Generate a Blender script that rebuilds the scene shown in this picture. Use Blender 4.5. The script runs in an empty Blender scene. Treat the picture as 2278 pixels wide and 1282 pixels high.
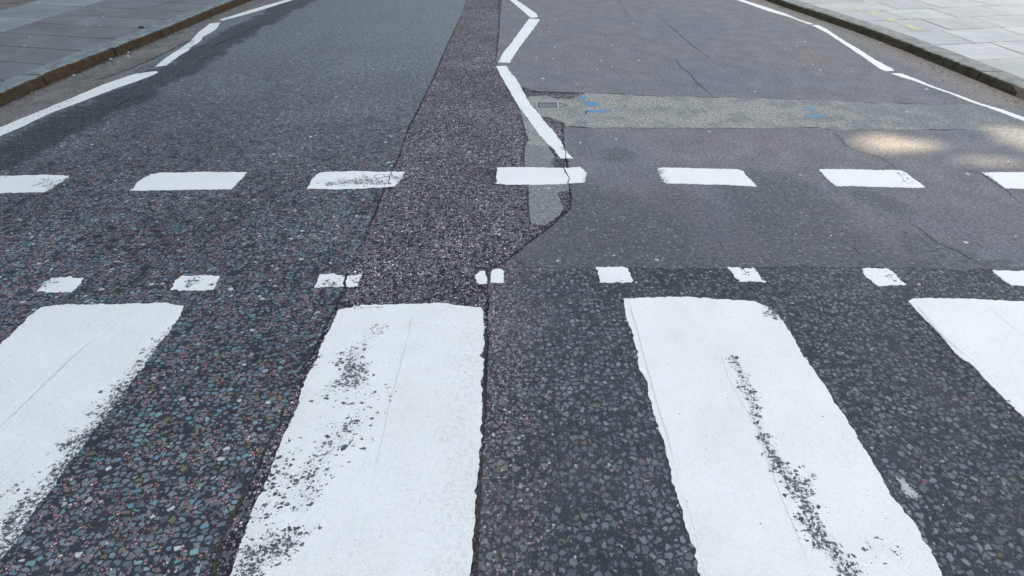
import bpy, bmesh, math, random
from mathutils import Vector, noise as mnoise
random.seed(7)
C = bpy.context.scene.collection
# ------------------------------------------------------------------ camera model
CX, CY, F, HZ, H = 1139.0, 641.0, 1150.0, -280.0, 1.405
TILT = math.atan((CY - HZ) / F)
KX = H / math.cos(TILT); KD = F / math.cos(TILT) ** 2; TT = math.tan(TILT)
def at(x, y, z=0.0):
    """point of the photograph (2278 x 1282) -> point on the level z of the ground"""
    d = y - HZ; s = (H - z) / H
    return Vector(((x - CX) / d * KX * s, (H - z) * (KD / d - TT), z))
def P(pts):
    """list of photo points; a point tagged 'w' is already in metres"""
    return [Vector((p[1], p[2], 0)) if p[0] == 'w' else at(*p).to_2d().to_3d() for p in pts]
def nz(x, y, s, seed=0.0):
    return mnoise.noise(Vector((x * s + seed, y * s - seed * .7, seed * 1.3)))
def sstep(a, b, x):
    t = min(1, max(0, (x - a) / (b - a))); return t * t * (3 - 2 * t)
def segdist(p, a, b):
    ab = b - a; l = ab.length_squared
    t = 0 if l == 0 else max(0, min(1, (p - a).dot(ab) / l))
    return (p - a - ab * t).length
def polydist(p, pts):
    if len(pts) == 1: return (p - pts[0]).length
    return min(segdist(p, pts[i], pts[i + 1]) for i in range(len(pts) - 1))
# ------------------------------------------------------------------ node helper
class G:
    def __init__(s, name):
        s.m = bpy.data.materials.new(name); s.m.use_nodes = True
        s.t = s.m.node_tree; s.t.nodes.clear()
        s.out = s.t.nodes.new('ShaderNodeOutputMaterial')
        s.pos = s.n('ShaderNodeNewGeometry').outputs['Position']
    def n(s, typ, ins=None, **props):
        nd = s.t.nodes.new(typ)
        for k, v in props.items(): setattr(nd, k, v)
        for k, v in (ins or {}).items(): s.put(nd.inputs[k], v)
        return nd
    def put(s, sock, v):
        if isinstance(v, bpy.types.NodeSocket): s.t.links.new(v, sock)
        elif isinstance(v, (tuple, list)) and sock.type == 'RGBA' and len(v) == 3: sock.default_value = (*v, 1)
        else: sock.default_value = v
    def math(s, op, a, b=0.0, c=0.0, clamp=False):
        nd = s.n('ShaderNodeMath', {0: a, 1: b, 2: c}, operation=op); nd.use_clamp = clamp
        return nd.outputs[0]
    def mix(s, f, a, b, mode='MIX'):
        nd = s.t.nodes.new('ShaderNodeMix'); nd.data_type = 'RGBA'; nd.blend_type = mode
        s.put(nd.inputs[0], f); s.put(nd.inputs[6], a); s.put(nd.inputs[7], b)
        return nd.outputs[2]
    def ramp(s, f, stops, interp='LINEAR'):
        nd = s.n('ShaderNodeValToRGB', {0: f}); cr = nd.color_ramp; cr.interpolation = interp
        while len(cr.elements) < len(stops): cr.elements.new(1.0)
        for e, (p, c) in zip(cr.elements, stops):
            e.position = p; e.color = (*c, 1) if isinstance(c, (tuple, list)) else (c, c, c, 1)
        return nd.outputs[0]
    def step(s, v, a, b):
        return s.n('ShaderNodeMapRange', {0: v, 1: a, 2: b, 3: 0.0, 4: 1.0}, interpolation_type='SMOOTHSTEP').outputs[0]
    def noise(s, scale, detail=3.0, rough=.55, vec=None, off=None, dim='2D', col=False):
        v = vec if vec is not None else s.pos
        if off is not None:
            v = s.n('ShaderNodeVectorMath', {0: v, 1: off}, operation='ADD').outputs[0]
        nd = s.n('ShaderNodeTexNoise', {'Vector': v, 'Scale': scale, 'Detail': detail, 'Roughness': rough}, noise_dimensions=dim)
        return nd.outputs[1 if col else 0]
    def attr(s, name):
        return s.n('ShaderNodeAttribute', attribute_name=name).outputs['Fac']
    def warp(s, scale, amp, off=(0, 0, 0)):
        nn = s.noise(scale, 2.0, .5, off=off, col=True)
        d = s.n('ShaderNodeVectorMath', {0: nn, 1: (-.5, -.5, -.5)}, operation='ADD').outputs[0]
        d = s.n('ShaderNodeVectorMath', {0: d, 3: amp}, operation='SCALE').outputs[0]
        return s.n('ShaderNodeVectorMath', {0: s.pos, 1: d}, operation='ADD').outputs[0]
    def stones(s, scale, cover, thr, off, warp=.35, soft=.07, stretch=(1, 1, 1)):
        """angular chippings: (mask, random a, random b)"""
        v = s.warp(scale * 1.5, warp * 1.25 / scale, off)
        v = s.n('ShaderNodeVectorMath', {0: v, 1: off}, operation='ADD').outputs[0]
        v = s.n('ShaderNodeVectorMath', {0: v, 1: stretch}, operation='MULTIPLY').outputs[0]
        a = s.n('ShaderNodeTexVoronoi', {'Vector': v, 'Scale': scale, 'Randomness': 1.0}, voronoi_dimensions='2D', feature='F1')
        e = s.n('ShaderNodeTexVoronoi', {'Vector': v, 'Scale': scale, 'Randomness': 1.0}, voronoi_dimensions='2D', feature='DISTANCE_TO_EDGE')
        c = s.n('ShaderNodeSeparateColor', {0: a.outputs['Color']})
        keep = s.math('LESS_THAN', c.outputs[0], cover)
        t = s.math('MULTIPLY_ADD', c.outputs[1], thr * 1.6, thr * .45)
        m = s.n('ShaderNodeMapRange', {0: e.outputs['Distance'], 1: t, 2: s.math('ADD', t, soft), 3: 0.0, 4: 1.0}).outputs[0]
        rad = s.math('MULTIPLY_ADD', c.outputs[1], -.20, .62)
        rm = s.n('ShaderNodeMapRange', {0: a.outputs['Distance'], 1: rad, 2: s.math('SUBTRACT', rad, soft * 1.3), 3: 0.0, 4: 1.0}).outputs[0]
        m = s.math('MINIMUM', m, rm)
        return s.math('MULTIPLY', m, keep), c.outputs[2], c.outputs[1]
    def bsdf(s, col, rough=.75, spec=.35, height=None, dist=.002, strength=.8):
        ins = {'Base Color': col, 'Roughness': rough, 'Specular IOR Level': spec}
        b = s.n('ShaderNodeBsdfPrincipled', ins)
        if height is not None:
            bp = s.n('ShaderNodeBump', {'Strength': strength, 'Distance': dist, 'Height': height})
            s.t.links.new(bp.outputs[0], b.inputs['Normal'])
        s.t.links.new(b.outputs[0], s.out.inputs[0])
        return b
    def gain(s, col, k):
        return s.mix(1.0, col, tuple(k if not isinstance(k, tuple) else k[i] for i in range(3)), 'MULTIPLY')
    def mott(s, col, scale, lo, hi, off=(0, 0, 0), detail=4):
        k = s.n('ShaderNodeMapRange', {0: s.noise(scale, detail, .6, off=off), 1: .3, 2: .7, 3: lo, 4: hi}).outputs[0]
        return s.mix(1.0, col, s.n('ShaderNodeCombineColor', {0: k, 1: k, 2: k}).outputs[0], 'MULTIPLY')
# ------------------------------------------------------------------ materials
def mat_chippings_left():
    g = G('coloured_chipping_asphalt')
    base = g.ramp(g.noise(320, 3, .7), [(.3, (.014, .017, .021)), (.7, (.036, .040, .047))])
    m0, r0, q0 = g.stones(100, .60, .09, (3.1, 7.7, 0))
    m0 = g.math('MULTIPLY', m0, g.step(g.noise(11, 3, .6, off=(6, 6, 0)), .34, .52))
    c0 = g.ramp(r0, [(0, (.235, .118, .118)), (.24, (.29, .175, .165)), (.40, (.13, .10, .105)), (.52, (.10, .12, .13)),
                     (.70, (.21, .14, .135)), (.84, (.33, .27, .26)), (.9, (.07, .085, .095)), (.985, (.45, .45, .44))], 'CONSTANT')
    col = g.mix(m0, base, g.mott(c0, 420, .75, 1.25))
    m1, r1, q1 = g.stones(51, .80, .095, (0, 0, 0), soft=.06, stretch=(.85, 1.15, 1))
    c1 = g.ramp(r1, [(0, (.088, .106, .120)), (.26, (.120, .134, .142)), (.46, (.070, .085, .098)), (.58, (.085, .165, .178)),
                     (.66, (.115, .15, .168)), (.76, (.115, .100, .098)), (.86, (.09, .155, .195)), (.91, (.135, .215, .222)),
                     (.95, (.12, .105, .075)), (.975, (.30, .31, .31))], 'CONSTANT')
    c1 = g.mott(c1, 300, .78, 1.2, (2, 1, 0))
    col = g.mix(m1, col, c1)
    hh = g.math('MAXIMUM', m1, g.math('MULTIPLY', m0, .7))
    # tyre-polished patches, sky sheen painted paler with distance, tar at the lane edge
    col = g.mott(col, 1.6, .80, 1.20, (5, 2, 0), 3)
    sheen_dust = g.math('MULTIPLY', g.attr('sheen_dust'), .62)
    col = g.mix(sheen_dust, col, g.mott((.148, .163, .178), 80, .5, 1.55))
    col = g.gain(g.mott(col, 30, .74, 1.27, (9, 1, 0), 5), (1.46, 1.52, 1.56))
    tar = g.math('MULTIPLY', g.step(g.attr('tar'), .05, .5), g.step(g.math('ADD', g.noise(12, 6, .72), g.math('MULTIPLY', g.attr('tar'), .42)), .46, .74))
    col = g.mix(g.math('MULTIPLY', tar, .78), col, g.mix(g.math('MULTIPLY', m1, .5), g.mott((.030, .035, .043), 60, .4, 1.8), c1))
    hh = g.math('ADD', hh, g.math('MULTIPLY', g.noise(330, 2), .4))
    g.bsdf(col, .72, .22, hh, .0026, 1.0)
    return g.m
def mat_chippings_middle():
    g = G('pink_chipping_asphalt')
    base = g.ramp(g.noise(300, 3, .7), [(.3, (.009, .010, .015)), (.72, (.036, .037, .044))])
    m0, r0, q0 = g.stones(98, .66, .09, (1.1, 4.7, 0))
    c0 = g.ramp(r0, [(0, (.215, .172, .180)), (.26, (.135, .112, .120)), (.40, (.275, .245, .25)), (.56, (.095, .10, .11)),
                     (.74, (.20, .145, .145)), (.86, (.36, .34, .34)), (.965, (.58, .57, .57))], 'CONSTANT')
    col = g.mix(m0, base, g.mott(c0, 500, .75, 1.25))
    m1, r1, q1 = g.stones(56, .50, .09, (9, 3, 0))
    c1 = g.ramp(r1, [(0, (.082, .094, .102)), (.4, (.10, .098, .105)), (.62, (.155, .115, .12)), (.8, (.080, .112, .122)), (.93, (.22, .205, .20))], 'CONSTANT')
    col = g.mix(m1, col, g.mott(c1, 300, .78, 1.2))
    hh = g.math('MAXIMUM', g.math('MULTIPLY', m1, .9), m0)
    col = g.mott(col, 2.0, .78, 1.22, (1, 8, 0), 3)
    col = g.mott(col, 40, .78, 1.22, (9, 1, 0), 5)
    g.bsdf(g.gain(col, (1.58, 1.54, 1.56)), .74, .2, g.math('ADD', hh, g.math('MULTIPLY', g.noise(330, 2), .4)), .002, .8)
    return g.m
def grey_stones(g):
    """dark binder with blue-grey chippings: colour, height"""
    base = g.ramp(g.noise(280, 4, .75), [(.3, (.017, .020, .024)), (.5, (.031, .036, .042)), (.72, (.058, .063, .070))])
    m2, r2, q2 = g.stones(90, .58, .10, (6, 2, 0))
    c2 = g.ramp(r2, [(0, (.075, .085, .095)), (.35, (.095, .105, .112)), (.7, (.068, .070, .080)), (.9, (.125, .13, .135)), (.985, (.4, .4, .38))], 'CONSTANT')
    col = g.mix(g.math('MULTIPLY', m2, .8), base, c2)
    m1, r1, q1 = g.stones(46, .70, .10, (4.2, 1.3, 0), soft=.09, warp=.5)
    c1 = g.ramp(r1, [(0, (.125, .145, .158)), (.25, (.165, .182, .192)), (.45, (.098, .112, .125)), (.62, (.135, .14, .152)),
                     (.78, (.195, .212, .22)), (.88, (.118, .104, .112)), (.945, (.135, .125, .095)), (.975, (.17, .12, .12))], 'CONSTANT')
    c1 = g.mott(c1, 330, .72, 1.2, (2, 1, 0))
    col = g.mix(g.math('MULTIPLY', m1, g.math('MULTIPLY_ADD', q1, .4, .6)), col, c1)
    return col, g.math('MAXIMUM', m1, g.math('MULTIPLY', m2, .6))
def add_pink(g, col):
    m, r, q = g.stones(115, .75, .1, (8, 8, 0))
    c = g.ramp(r, [(0, (.26, .16, .165)), (.35, (.16, .12, .125)), (.6, (.33, .25, .25)), (.85, (.11, .11, .12)), (.95, (.45, .4, .4))], 'CONSTANT')
    m = g.math('MULTIPLY', m, g.math('LESS_THAN', q, g.math('ADD', g.attr('pink'), g.math('MULTIPLY', g.math('SUBTRACT', g.noise(14, 3), .5), .5))))
    return g.mix(g.math('MULTIPLY', m, .9), col, c)
def mat_grey_chippings():
    g = G('grey_chipping_asphalt')
    col, hh = grey_stones(g)
    col = add_pink(g, col)
    col = g.mix(g.math('MULTIPLY', g.step(g.noise(2.2, 4, .6, off=(3, 9, 0)), .42, .72), .28), col, (.085, .075, .085))
    col = g.mott(col, 1.4, .86, 1.14, (3, 3, 0), 3)
    g.bsdf(g.gain(g.mott(col, 40, .8, 1.2, (9, 1, 0), 5), (1.34, 1.38, 1.41)), .72, .2, g.math('ADD', hh, g.math('MULTIPLY', g.noise(400, 2), .35)), .0026, 1.0)
    return g.m
def mat_fine():
    g = G('fine_grey_asphalt')
    n1 = g.noise(190, 3, .8); n2 = g.noise(95, 3, .7, off=(4, 4, 0))
    k = g.math('ADD', g.math('MULTIPLY', n1, .62), g.math('MULTIPLY', n2, .38))
    col = g.ramp(k, [(.32, (.035, .037, .046)), (.45, (.110, .112, .127)), (.54, (.150, .150, .163)), (.68, (.290, .286, .296))])
    m, r, q = g.stones(150, .42, .12, (7, 5, 0))
    col = g.mix(g.math('MULTIPLY', m, .35), col, g.ramp(r, [(0, (.10, .11, .125)), (.4, (.19, .19, .2)), (.8, (.17, .155, .16)), (.97, (.4, .4, .4))], 'CONSTANT'))
    tint = g.ramp(g.noise(.9, 4, .6, off=(2, 6, 0)), [(.3, (.86, .97, 1.06)), (.5, (1, 1, 1)), (.72, (1.07, 1.0, .97))])
    col = g.mix(1.0, col, tint, 'MULTIPLY')
    col = g.mott(col, 5, .88, 1.12, (6, 1, 0))
    col = g.mix(g.math('MULTIPLY', g.attr('stain'), .62), col, g.mott((.060, .064, .073), 60, .6, 1.5))
    sc, sh = grey_stones(g)
    st = g.step(g.math('ADD', g.attr('stony'), g.math('MULTIPLY', g.math('SUBTRACT', g.noise(16, 5, .7), .5), 1.1)), .18, .70)
    col = g.mix(g.math('MULTIPLY', st, .32), col, (.046, .060, .070))
    col = g.mix(g.math('MULTIPLY', st, g.math('MULTIPLY', sh, 1.0)), col, sc)
    grit = g.math('MULTIPLY', g.attr('grit'), g.step(g.math('ADD', g.attr('grit'), g.math('SUBTRACT', g.noise(7, 4, .65), .5)), .3, .75))
    col = g.mix(g.math('MULTIPLY', grit, .75), col, g.ramp(g.noise(150, 4, .8), [(.3, (.085, .08, .078)), (.5, (.19, .178, .17)), (.72, (.34, .32, .30))]))
    col = g.mott(col, 48, .74, 1.26, (9, 1, 0), 5)
    g.bsdf(g.gain(col, (1.37, 1.33, 1.31)), .8, .2, g.math('ADD', g.math('MULTIPLY', n1, .8), g.math('MULTIPLY', sh, st)), .0016, .7)
    return g.m
def mat_trench():
    g = G('weathered_trench_concrete')
    n1 = g.noise(170, 4, .8)
    col = g.ramp(n1, [(.30, (.060, .065, .066)), (.43, (.175, .185, .185)), (.55, (.240, .248, .243)), (.70, (.50, .50, .48))])
    m, r, q = g.stones(110, .5, .12, (2, 9, 0))
    col = g.mix(g.math('MULTIPLY', m, .5), col, g.ramp(r, [(0, (.17, .19, .19)), (.35, (.27, .27, .25)), (.7, (.13, .15, .16)), (.88, (.36, .35, .31))], 'CONSTANT'))
    worn = g.step(g.math('ADD', g.noise(5, 5, .65, off=(1, 1, 0)), g.math('MULTIPLY', g.math('SUBTRACT', g.attr('sheen_dust'), .5), .5)), .44, .66)
    col = g.mix(g.math('MULTIPLY', worn, .7), col, g.mott((.36, .352, .315), 70, .5, 1.45))
    col = g.mix(g.math('MULTIPLY', g.attr('blue'), .6), col, g.mott((.175, .19, .205), 150, .65, 1.35))
    col = g.mott(col, 45, .70, 1.28, (9, 1, 0), 5)
    g.bsdf(g.gain(col, (1.0, 1.01, 1.045)), .85, .2, n1, .002, .7)
    return g.m
def mat_gutter():
    g = G('gritty_gutter_asphalt')
    n1 = g.noise(150, 4, .8)
    col = g.ramp(n1, [(.28, (.050, .048, .048)), (.44, (.140, .130, .127)), (.56, (.185, .172, .166)), (.72, (.38, .355, .34))])
    col = g.mott(col, 6, .75, 1.22, (3, 1, 0))
    col = g.mix(g.math('MULTIPLY', g.step(g.noise(3, 4, .6, off=(7, 7, 0)), .5, .7), .3), col, (.15, .12, .10))
    col = g.mix(g.math('MULTIPLY', g.attr('tar'), .8), col, g.mott((.045, .035, .03), 80, .6, 1.5))
    col = g.mott(col, 45, .70, 1.28, (9, 1, 0), 5)
    g.bsdf(g.gain(col, 1.15), .85, .2, n1, .003, .8)
    return g.m
def mat_plain_asphalt():
    g = G('distant_asphalt')
    col = g.ramp(g.noise(120, 4, .75), [(.3, (.05, .052, .058)), (.7, (.13, .13, .135))])
    g.bsdf(g.mott(col, 1.0, .85, 1.15), .8, .3, g.noise(200, 3), .002, .6)
    return g.m
def mat_paint(name='road_marking_paint', tone=(.885, .885, .872), chip=78.0):
    g = G(name)
    w = g.attr('wear'); ed = g.attr('edge'); dirt = g.attr('dirt')
    v = g.n('ShaderNodeVectorMath', {0: g.warp(120, .011, (1, 3, 0)), 1: (.8, 1.25, 1)}, operation='MULTIPLY').outputs[0]
    a = g.n('ShaderNodeTexVoronoi', {'Vector': v, 'Scale': chip}, voronoi_dimensions='2D', feature='F1')
    e = g.n('ShaderNodeTexVoronoi', {'Vector': v, 'Scale': chip}, voronoi_dimensions='2D', feature='DISTANCE_TO_EDGE')
    r = g.n('ShaderNodeSeparateColor', {0: a.outputs['Color']})
    chipm = g.math('MULTIPLY', g.math('LESS_THAN', r.outputs[0], g.math('MULTIPLY', g.math('SUBTRACT', w, .05), .60)),
                   g.math('GREATER_THAN', e.outputs['Distance'], g.math('MULTIPLY_ADD', r.outputs[1], .26, .03)))
    fine = g.step(g.math('ADD', g.noise(85, 6, .74, off=(5, 5, 0)), g.math('MULTIPLY', w, .355)), .81, .86)
    edge = g.math('GREATER_THAN', g.math('ADD', g.noise(95, 4, .65, off=(2, 5, 0)), g.math('MULTIPLY', ed, .42)), .86)
    col = g.mix(g.step(g.noise(3.2, 5, .65), .35, .75), tone, tuple(c * k for c, k in zip(tone, (.95, .945, .93))))
    col = g.mott(col, 240, .93, 1.03, (3, 0, 0))
    # tyre grime caught in the texture: tiny dark pits
    pit = g.step(g.math('ADD', g.noise(330, 3, .7, off=(1, 2, 0)), g.math('MULTIPLY', g.math('SUBTRACT', g.noise(7, 3, .6), .5), .20)), .60, .72)
    pit = g.math('MULTIPLY', pit, g.math('MULTIPLY_ADD', dirt, .7, .52))
    col = g.mix(pit, col, (.24, .25, .27))
    pa = g.n('ShaderNodeTexVoronoi', {'Vector': v, 'Scale': 95.0}, voronoi_dimensions='2D', feature='F1')
    pr = g.n('ShaderNodeSeparateColor', {0: pa.outputs['Color']})
    dot = g.math('MULTIPLY', g.math('LESS_THAN', pr.outputs[0], .03), g.math('LESS_THAN', pa.outputs['Distance'], g.math('MULTIPLY_ADD', pr.outputs[1], .16, .02)))
    col = g.mix(g.math('MULTIPLY', dot, .75), col, (.12, .12, .14))
    col = g.mix(g.math('MULTIPLY', dirt, g.math('MULTIPLY', g.step(g.noise(60, 6, .75), .42, .7), .34)), col, (.40, .41, .42))
    col = g.mix(g.math('MULTIPLY', g.step(w, .1, .9), g.math('MULTIPLY', g.step(g.noise(130, 5, .75, off=(8, 3, 0)), .42, .66), .55)), col, (.34, .36, .38))
    a2 = g.n('ShaderNodeTexVoronoi', {'Vector': v, 'Scale': chip * 1.9}, voronoi_dimensions='2D', feature='F1')
    r2 = g.n('ShaderNodeSeparateColor', {0: a2.outputs['Color']})
    small = g.math('MULTIPLY', g.math('LESS_THAN', r2.outputs[0], g.math('MULTIPLY', g.math('SUBTRACT', w, .05), .34)), g.math('LESS_THAN', a2.outputs['Distance'], g.math('MULTIPLY_ADD', r2.outputs[1], .3, .15)))
    chipm = g.math('MAXIMUM', chipm, small)
    stone = g.ramp(r.outputs[2], [(0, (.085, .10, .112)), (.4, (.13, .15, .165)), (.7, (.055, .066, .076)), (.9, (.16, .12, .12))], 'CONSTANT')
    col = g.mix(fine, col, g.mott((.075, .085, .095), 160, .4, 1.7))
    col = g.mix(chipm, col, g.mott(stone, 250, .75, 1.25))
    hole = edge
    b = g.n('ShaderNodeBsdfPrincipled', {'Base Color': col, 'Roughness': .62, 'Specular IOR Level': .35})
    bp = g.n('ShaderNodeBump', {'Strength': .5, 'Distance': .0012, 'Height': g.math('ADD', g.noise(180, 3), g.math('MULTIPLY', g.noise(40, 3), 1.2))})
    g.t.links.new(bp.outputs[0], b.inputs['Normal'])
    tr = g.n('ShaderNodeBsdfTransparent')
    mx = g.n('ShaderNodeMixShader', {0: hole, 1: b.outputs[0], 2: tr.outputs[0]})
    g.t.links.new(mx.outputs[0], g.out.inputs[0])
    return g.m
def mat_spray(name, tone, thin):
    g = G(name)
    a = g.math('GREATER_THAN', g.math('ADD', g.noise(150, 4, .8), g.math('MULTIPLY', g.attr('edge'), .30)), thin)
    b = g.n('ShaderNodeBsdfPrincipled', {'Base Color': g.mott(tone, 200, .75, 1.2), 'Roughness': .7})
    tr = g.n('ShaderNodeBsdfTransparent')
    mx = g.n('ShaderNodeMixShader', {0: a, 1: b.outputs[0], 2: tr.outputs[0]})
    g.t.links.new(mx.outputs[0], g.out.inputs[0]); return g.m
def mat_crack(name, lo, hi):
    g = G(name)
    b = g.bsdf(g.ramp(g.noise(160, 4, .8), [(.35, lo), (.7, hi)]), .9, .1, g.noise(200, 3), .003, .8)
    cut = g.step(g.math('ADD', g.noise(70, 5, .75, off=(3, 2, 0)), g.math('MULTIPLY', g.math('SUBTRACT', g.noise(5, 2, .5), .5), .5)), .60, .68)
    tr = g.n('ShaderNodeBsdfTransparent')
    mx = g.n('ShaderNodeMixShader', {0: cut, 1: b.outputs[0], 2: tr.outputs[0]})
    g.t.links.new(mx.outputs[0], g.out.inputs[0])
    return g.m
def mat_kerb(name, top, face):
    g = G(name)
    z = g.n('ShaderNodeSeparateXYZ', {0: g.pos}).outputs[2]
    n1 = g.noise(140, 4, .8, dim='3D')
    tc = g.mix(1.0, top, g.ramp(n1, [(.3, (.5, .5, .5)), (.5, (1, 1, 1)), (.72, (1.5, 1.5, 1.45))]), 'MULTIPLY')
    tc = g.mott(tc, 9, .72, 1.18)
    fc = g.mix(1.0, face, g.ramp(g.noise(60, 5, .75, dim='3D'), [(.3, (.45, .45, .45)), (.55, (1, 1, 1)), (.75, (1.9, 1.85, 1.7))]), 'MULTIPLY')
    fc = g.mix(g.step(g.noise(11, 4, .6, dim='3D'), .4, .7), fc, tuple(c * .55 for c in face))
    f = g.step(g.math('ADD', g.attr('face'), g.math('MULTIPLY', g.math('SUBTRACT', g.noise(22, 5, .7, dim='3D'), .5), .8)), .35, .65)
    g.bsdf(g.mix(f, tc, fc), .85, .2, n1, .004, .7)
    return g.m
def mat_slab(name, tone, contrast=1.0, streak=False):
    g = G(name)
    n1 = g.noise(150, 4, .75)
    k = .22 * contrast
    col = g.mix(1.0, tone, g.ramp(n1, [(.3, (1 - 1.6 * k,) * 3), (.5, (1, 1, 1)), (.72, (1 + k,) * 3)]), 'MULTIPLY')
    a = g.n('ShaderNodeAttribute', attribute_name='shade').outputs['Color']
    col = g.mix(1.0, col, a, 'MULTIPLY')
    col = g.mott(col, 2.6, 1 - .16 * contrast, 1 + .12 * contrast, (2, 2, 0))
    if streak:
        vec = g.n('ShaderNodeVectorMath', {0: g.pos, 1: (1.2, 7.0, 1)}, operation='MULTIPLY').outputs[0]
        st = g.noise(3.0, 4, .6, vec=vec)
        col = g.mix(g.math('MULTIPLY', g.step(st, .5, .72), .35), col, tuple(c * .72 for c in tone))
    g.bsdf(col, .8, .25, n1, .0012, .5)
    return g.m
def mat_simple(name, tone, sc=6.0, rough=.8, metal=0.0):
    g = G(name)
    b = g.bsdf(g.mott(tone, sc, .75, 1.2), rough, .3, g.noise(sc * 12, 3), .002, .5)
    b.inputs['Metallic'].default_value = metal
    return g.m
def mat_brick():
    g = G('red_brick')
    vec = g.n('ShaderNodeCombineXYZ', {0: g.math('ADD', g.n('ShaderNodeSeparateXYZ', {0: g.pos}).outputs[0], g.n('ShaderNodeSeparateXYZ', {0: g.pos}).outputs[1]),
                                       1: g.n('ShaderNodeSeparateXYZ', {0: g.pos}).outputs[2], 2: 0.0}).outputs[0]
    br = g.n('ShaderNodeTexBrick', {'Vector': vec, 'Color1': (.28, .12, .08), 'Color2': (.22, .09, .065), 'Mortar': (.35, .32, .28), 'Scale': 4.4})
    g.bsdf(g.mott(br.outputs[0], 2, .8, 1.2), .85, .2)
    return g.m
M = dict(left=mat_chippings_left(), mid=mat_chippings_middle(), grey=mat_grey_chippings(), fine=mat_fine(), trench=mat_trench(),
         gutter=mat_gutter(), far=mat_plain_asphalt(), paint=mat_paint(), blue=mat_spray('blue_spray_paint', (.08, .27, .50), .66),
         faded_blue=mat_spray('faded_blue_spray_paint', (.14, .29, .44), .61), yellow=mat_spray('yellow_spray_paint', (.64, .64, .40), .59),
         scuff=mat_spray('spilt_white_paint', (.5, .5, .5), .66), red=mat_spray('red_spray_paint', (.36, .18, .18), .55),
         crack=mat_crack('open_crack', (.014, .014, .016), (.05, .05, .054)), sand=mat_crack('silted_crack', (.020, .018, .018), (.12, .108, .095)),  # open_crack: near-black painted for the shade down in a crack
         kerb_l=mat_kerb('granite_kerb_brown', (.235, .262, .275), (.088, .053, .034)), kerb_r=mat_kerb('granite_kerb_mossy', (.29, .30, .295), (.060, .068, .056)),
         slab_l=mat_slab('grey_paving_slab', (.218, .223, .230)), slab_m=mat_slab('pale_paving_slab', (.30, .33, .335)), slab_b=mat_slab('brown_paving_slab', (.22, .195, .18)),
         slab_r=mat_slab('white_paving_slab', (.505, .515, .525), .65, True), bed=mat_simple('joint_mortar', (.022, .022, .023), 40),
         bed_r=mat_simple('pale_joint_mortar', (.19, .19, .19), 40), iron=mat_simple('worn_iron', (.15, .16, .20), 90, .5, .3), gap_shade=mat_simple('painted_gap_shade', (.03, .03, .03), 90),
         frame=mat_simple('scuffed_iron_frame', (.48, .48, .48), 90, .55, .2),
         gum=mat_simple('flattened_gum', (.55, .56, .56), 200, .7), dark=mat_simple('black_litter', (.02, .02, .02), 100), ground=mat_simple('far_ground', (.16, .16, .15), 2),
         brick=mat_brick(), stone=mat_simple('stone_trim', (.5, .47, .42), 8), slate=mat_simple('slate', (.08, .085, .095), 12), glass=mat_simple('window_glass', (.05, .06, .07), 1, .1),
         bark=mat_simple('tree_bark', (.11, .09, .07), 10), leaf=mat_simple('tree_leaf', (.06, .10, .03), 3, .6))
# ------------------------------------------------------------------ object helpers
def link(name, bm, mat, parent=None, loc=None, smooth=False):
    me = bpy.data.meshes.new(name)
    if loc is not None:
        for v in bm.verts: v.co -= loc
    bm.to_mesh(me); bm.free()
    for m in (mat if isinstance(mat, (list, tuple)) else [mat]): me.materials.append(m)
    if smooth:
        for p in me.polygons: p.use_smooth = True
    o = bpy.data.objects.new(name, me); C.objects.link(o)
    if loc is not None: o.location = loc
    if parent: o.parent = parent
    return o
def structure(o, kind='structure'): o['kind'] = kind; return o
def tag(o, label, cat, group=None):
    o['label'] = label; o['category'] = cat; o['kind'] = 'thing'
    if group: o['group'] = group
    return o
def ragged(pts, step=.010, amp=.003, seed=0, closed=True, cell=48):
    out = []; n = len(pts); cum = 0
    for i in range(n if closed else n - 1):
        a, b = pts[i], pts[(i + 1) % n]; d = b - a; L = d.length
        if L < 1e-6: continue
        k = max(1, int(L / step)); nn = Vector((-d.y, d.x, 0)) / L
        for j in range(k):
            q = a + d * (j / k)
            s = nz(q.x, q.y, cell, seed) * amp + nz(q.x, q.y, cell * 2.7, seed + 9) * amp * .6 + nz(q.x, q.y, cell * .22, seed + 5) * amp * .9
            out.append(q + nn * s)
    if not closed: out.append(pts[-1])
    return out
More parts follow.
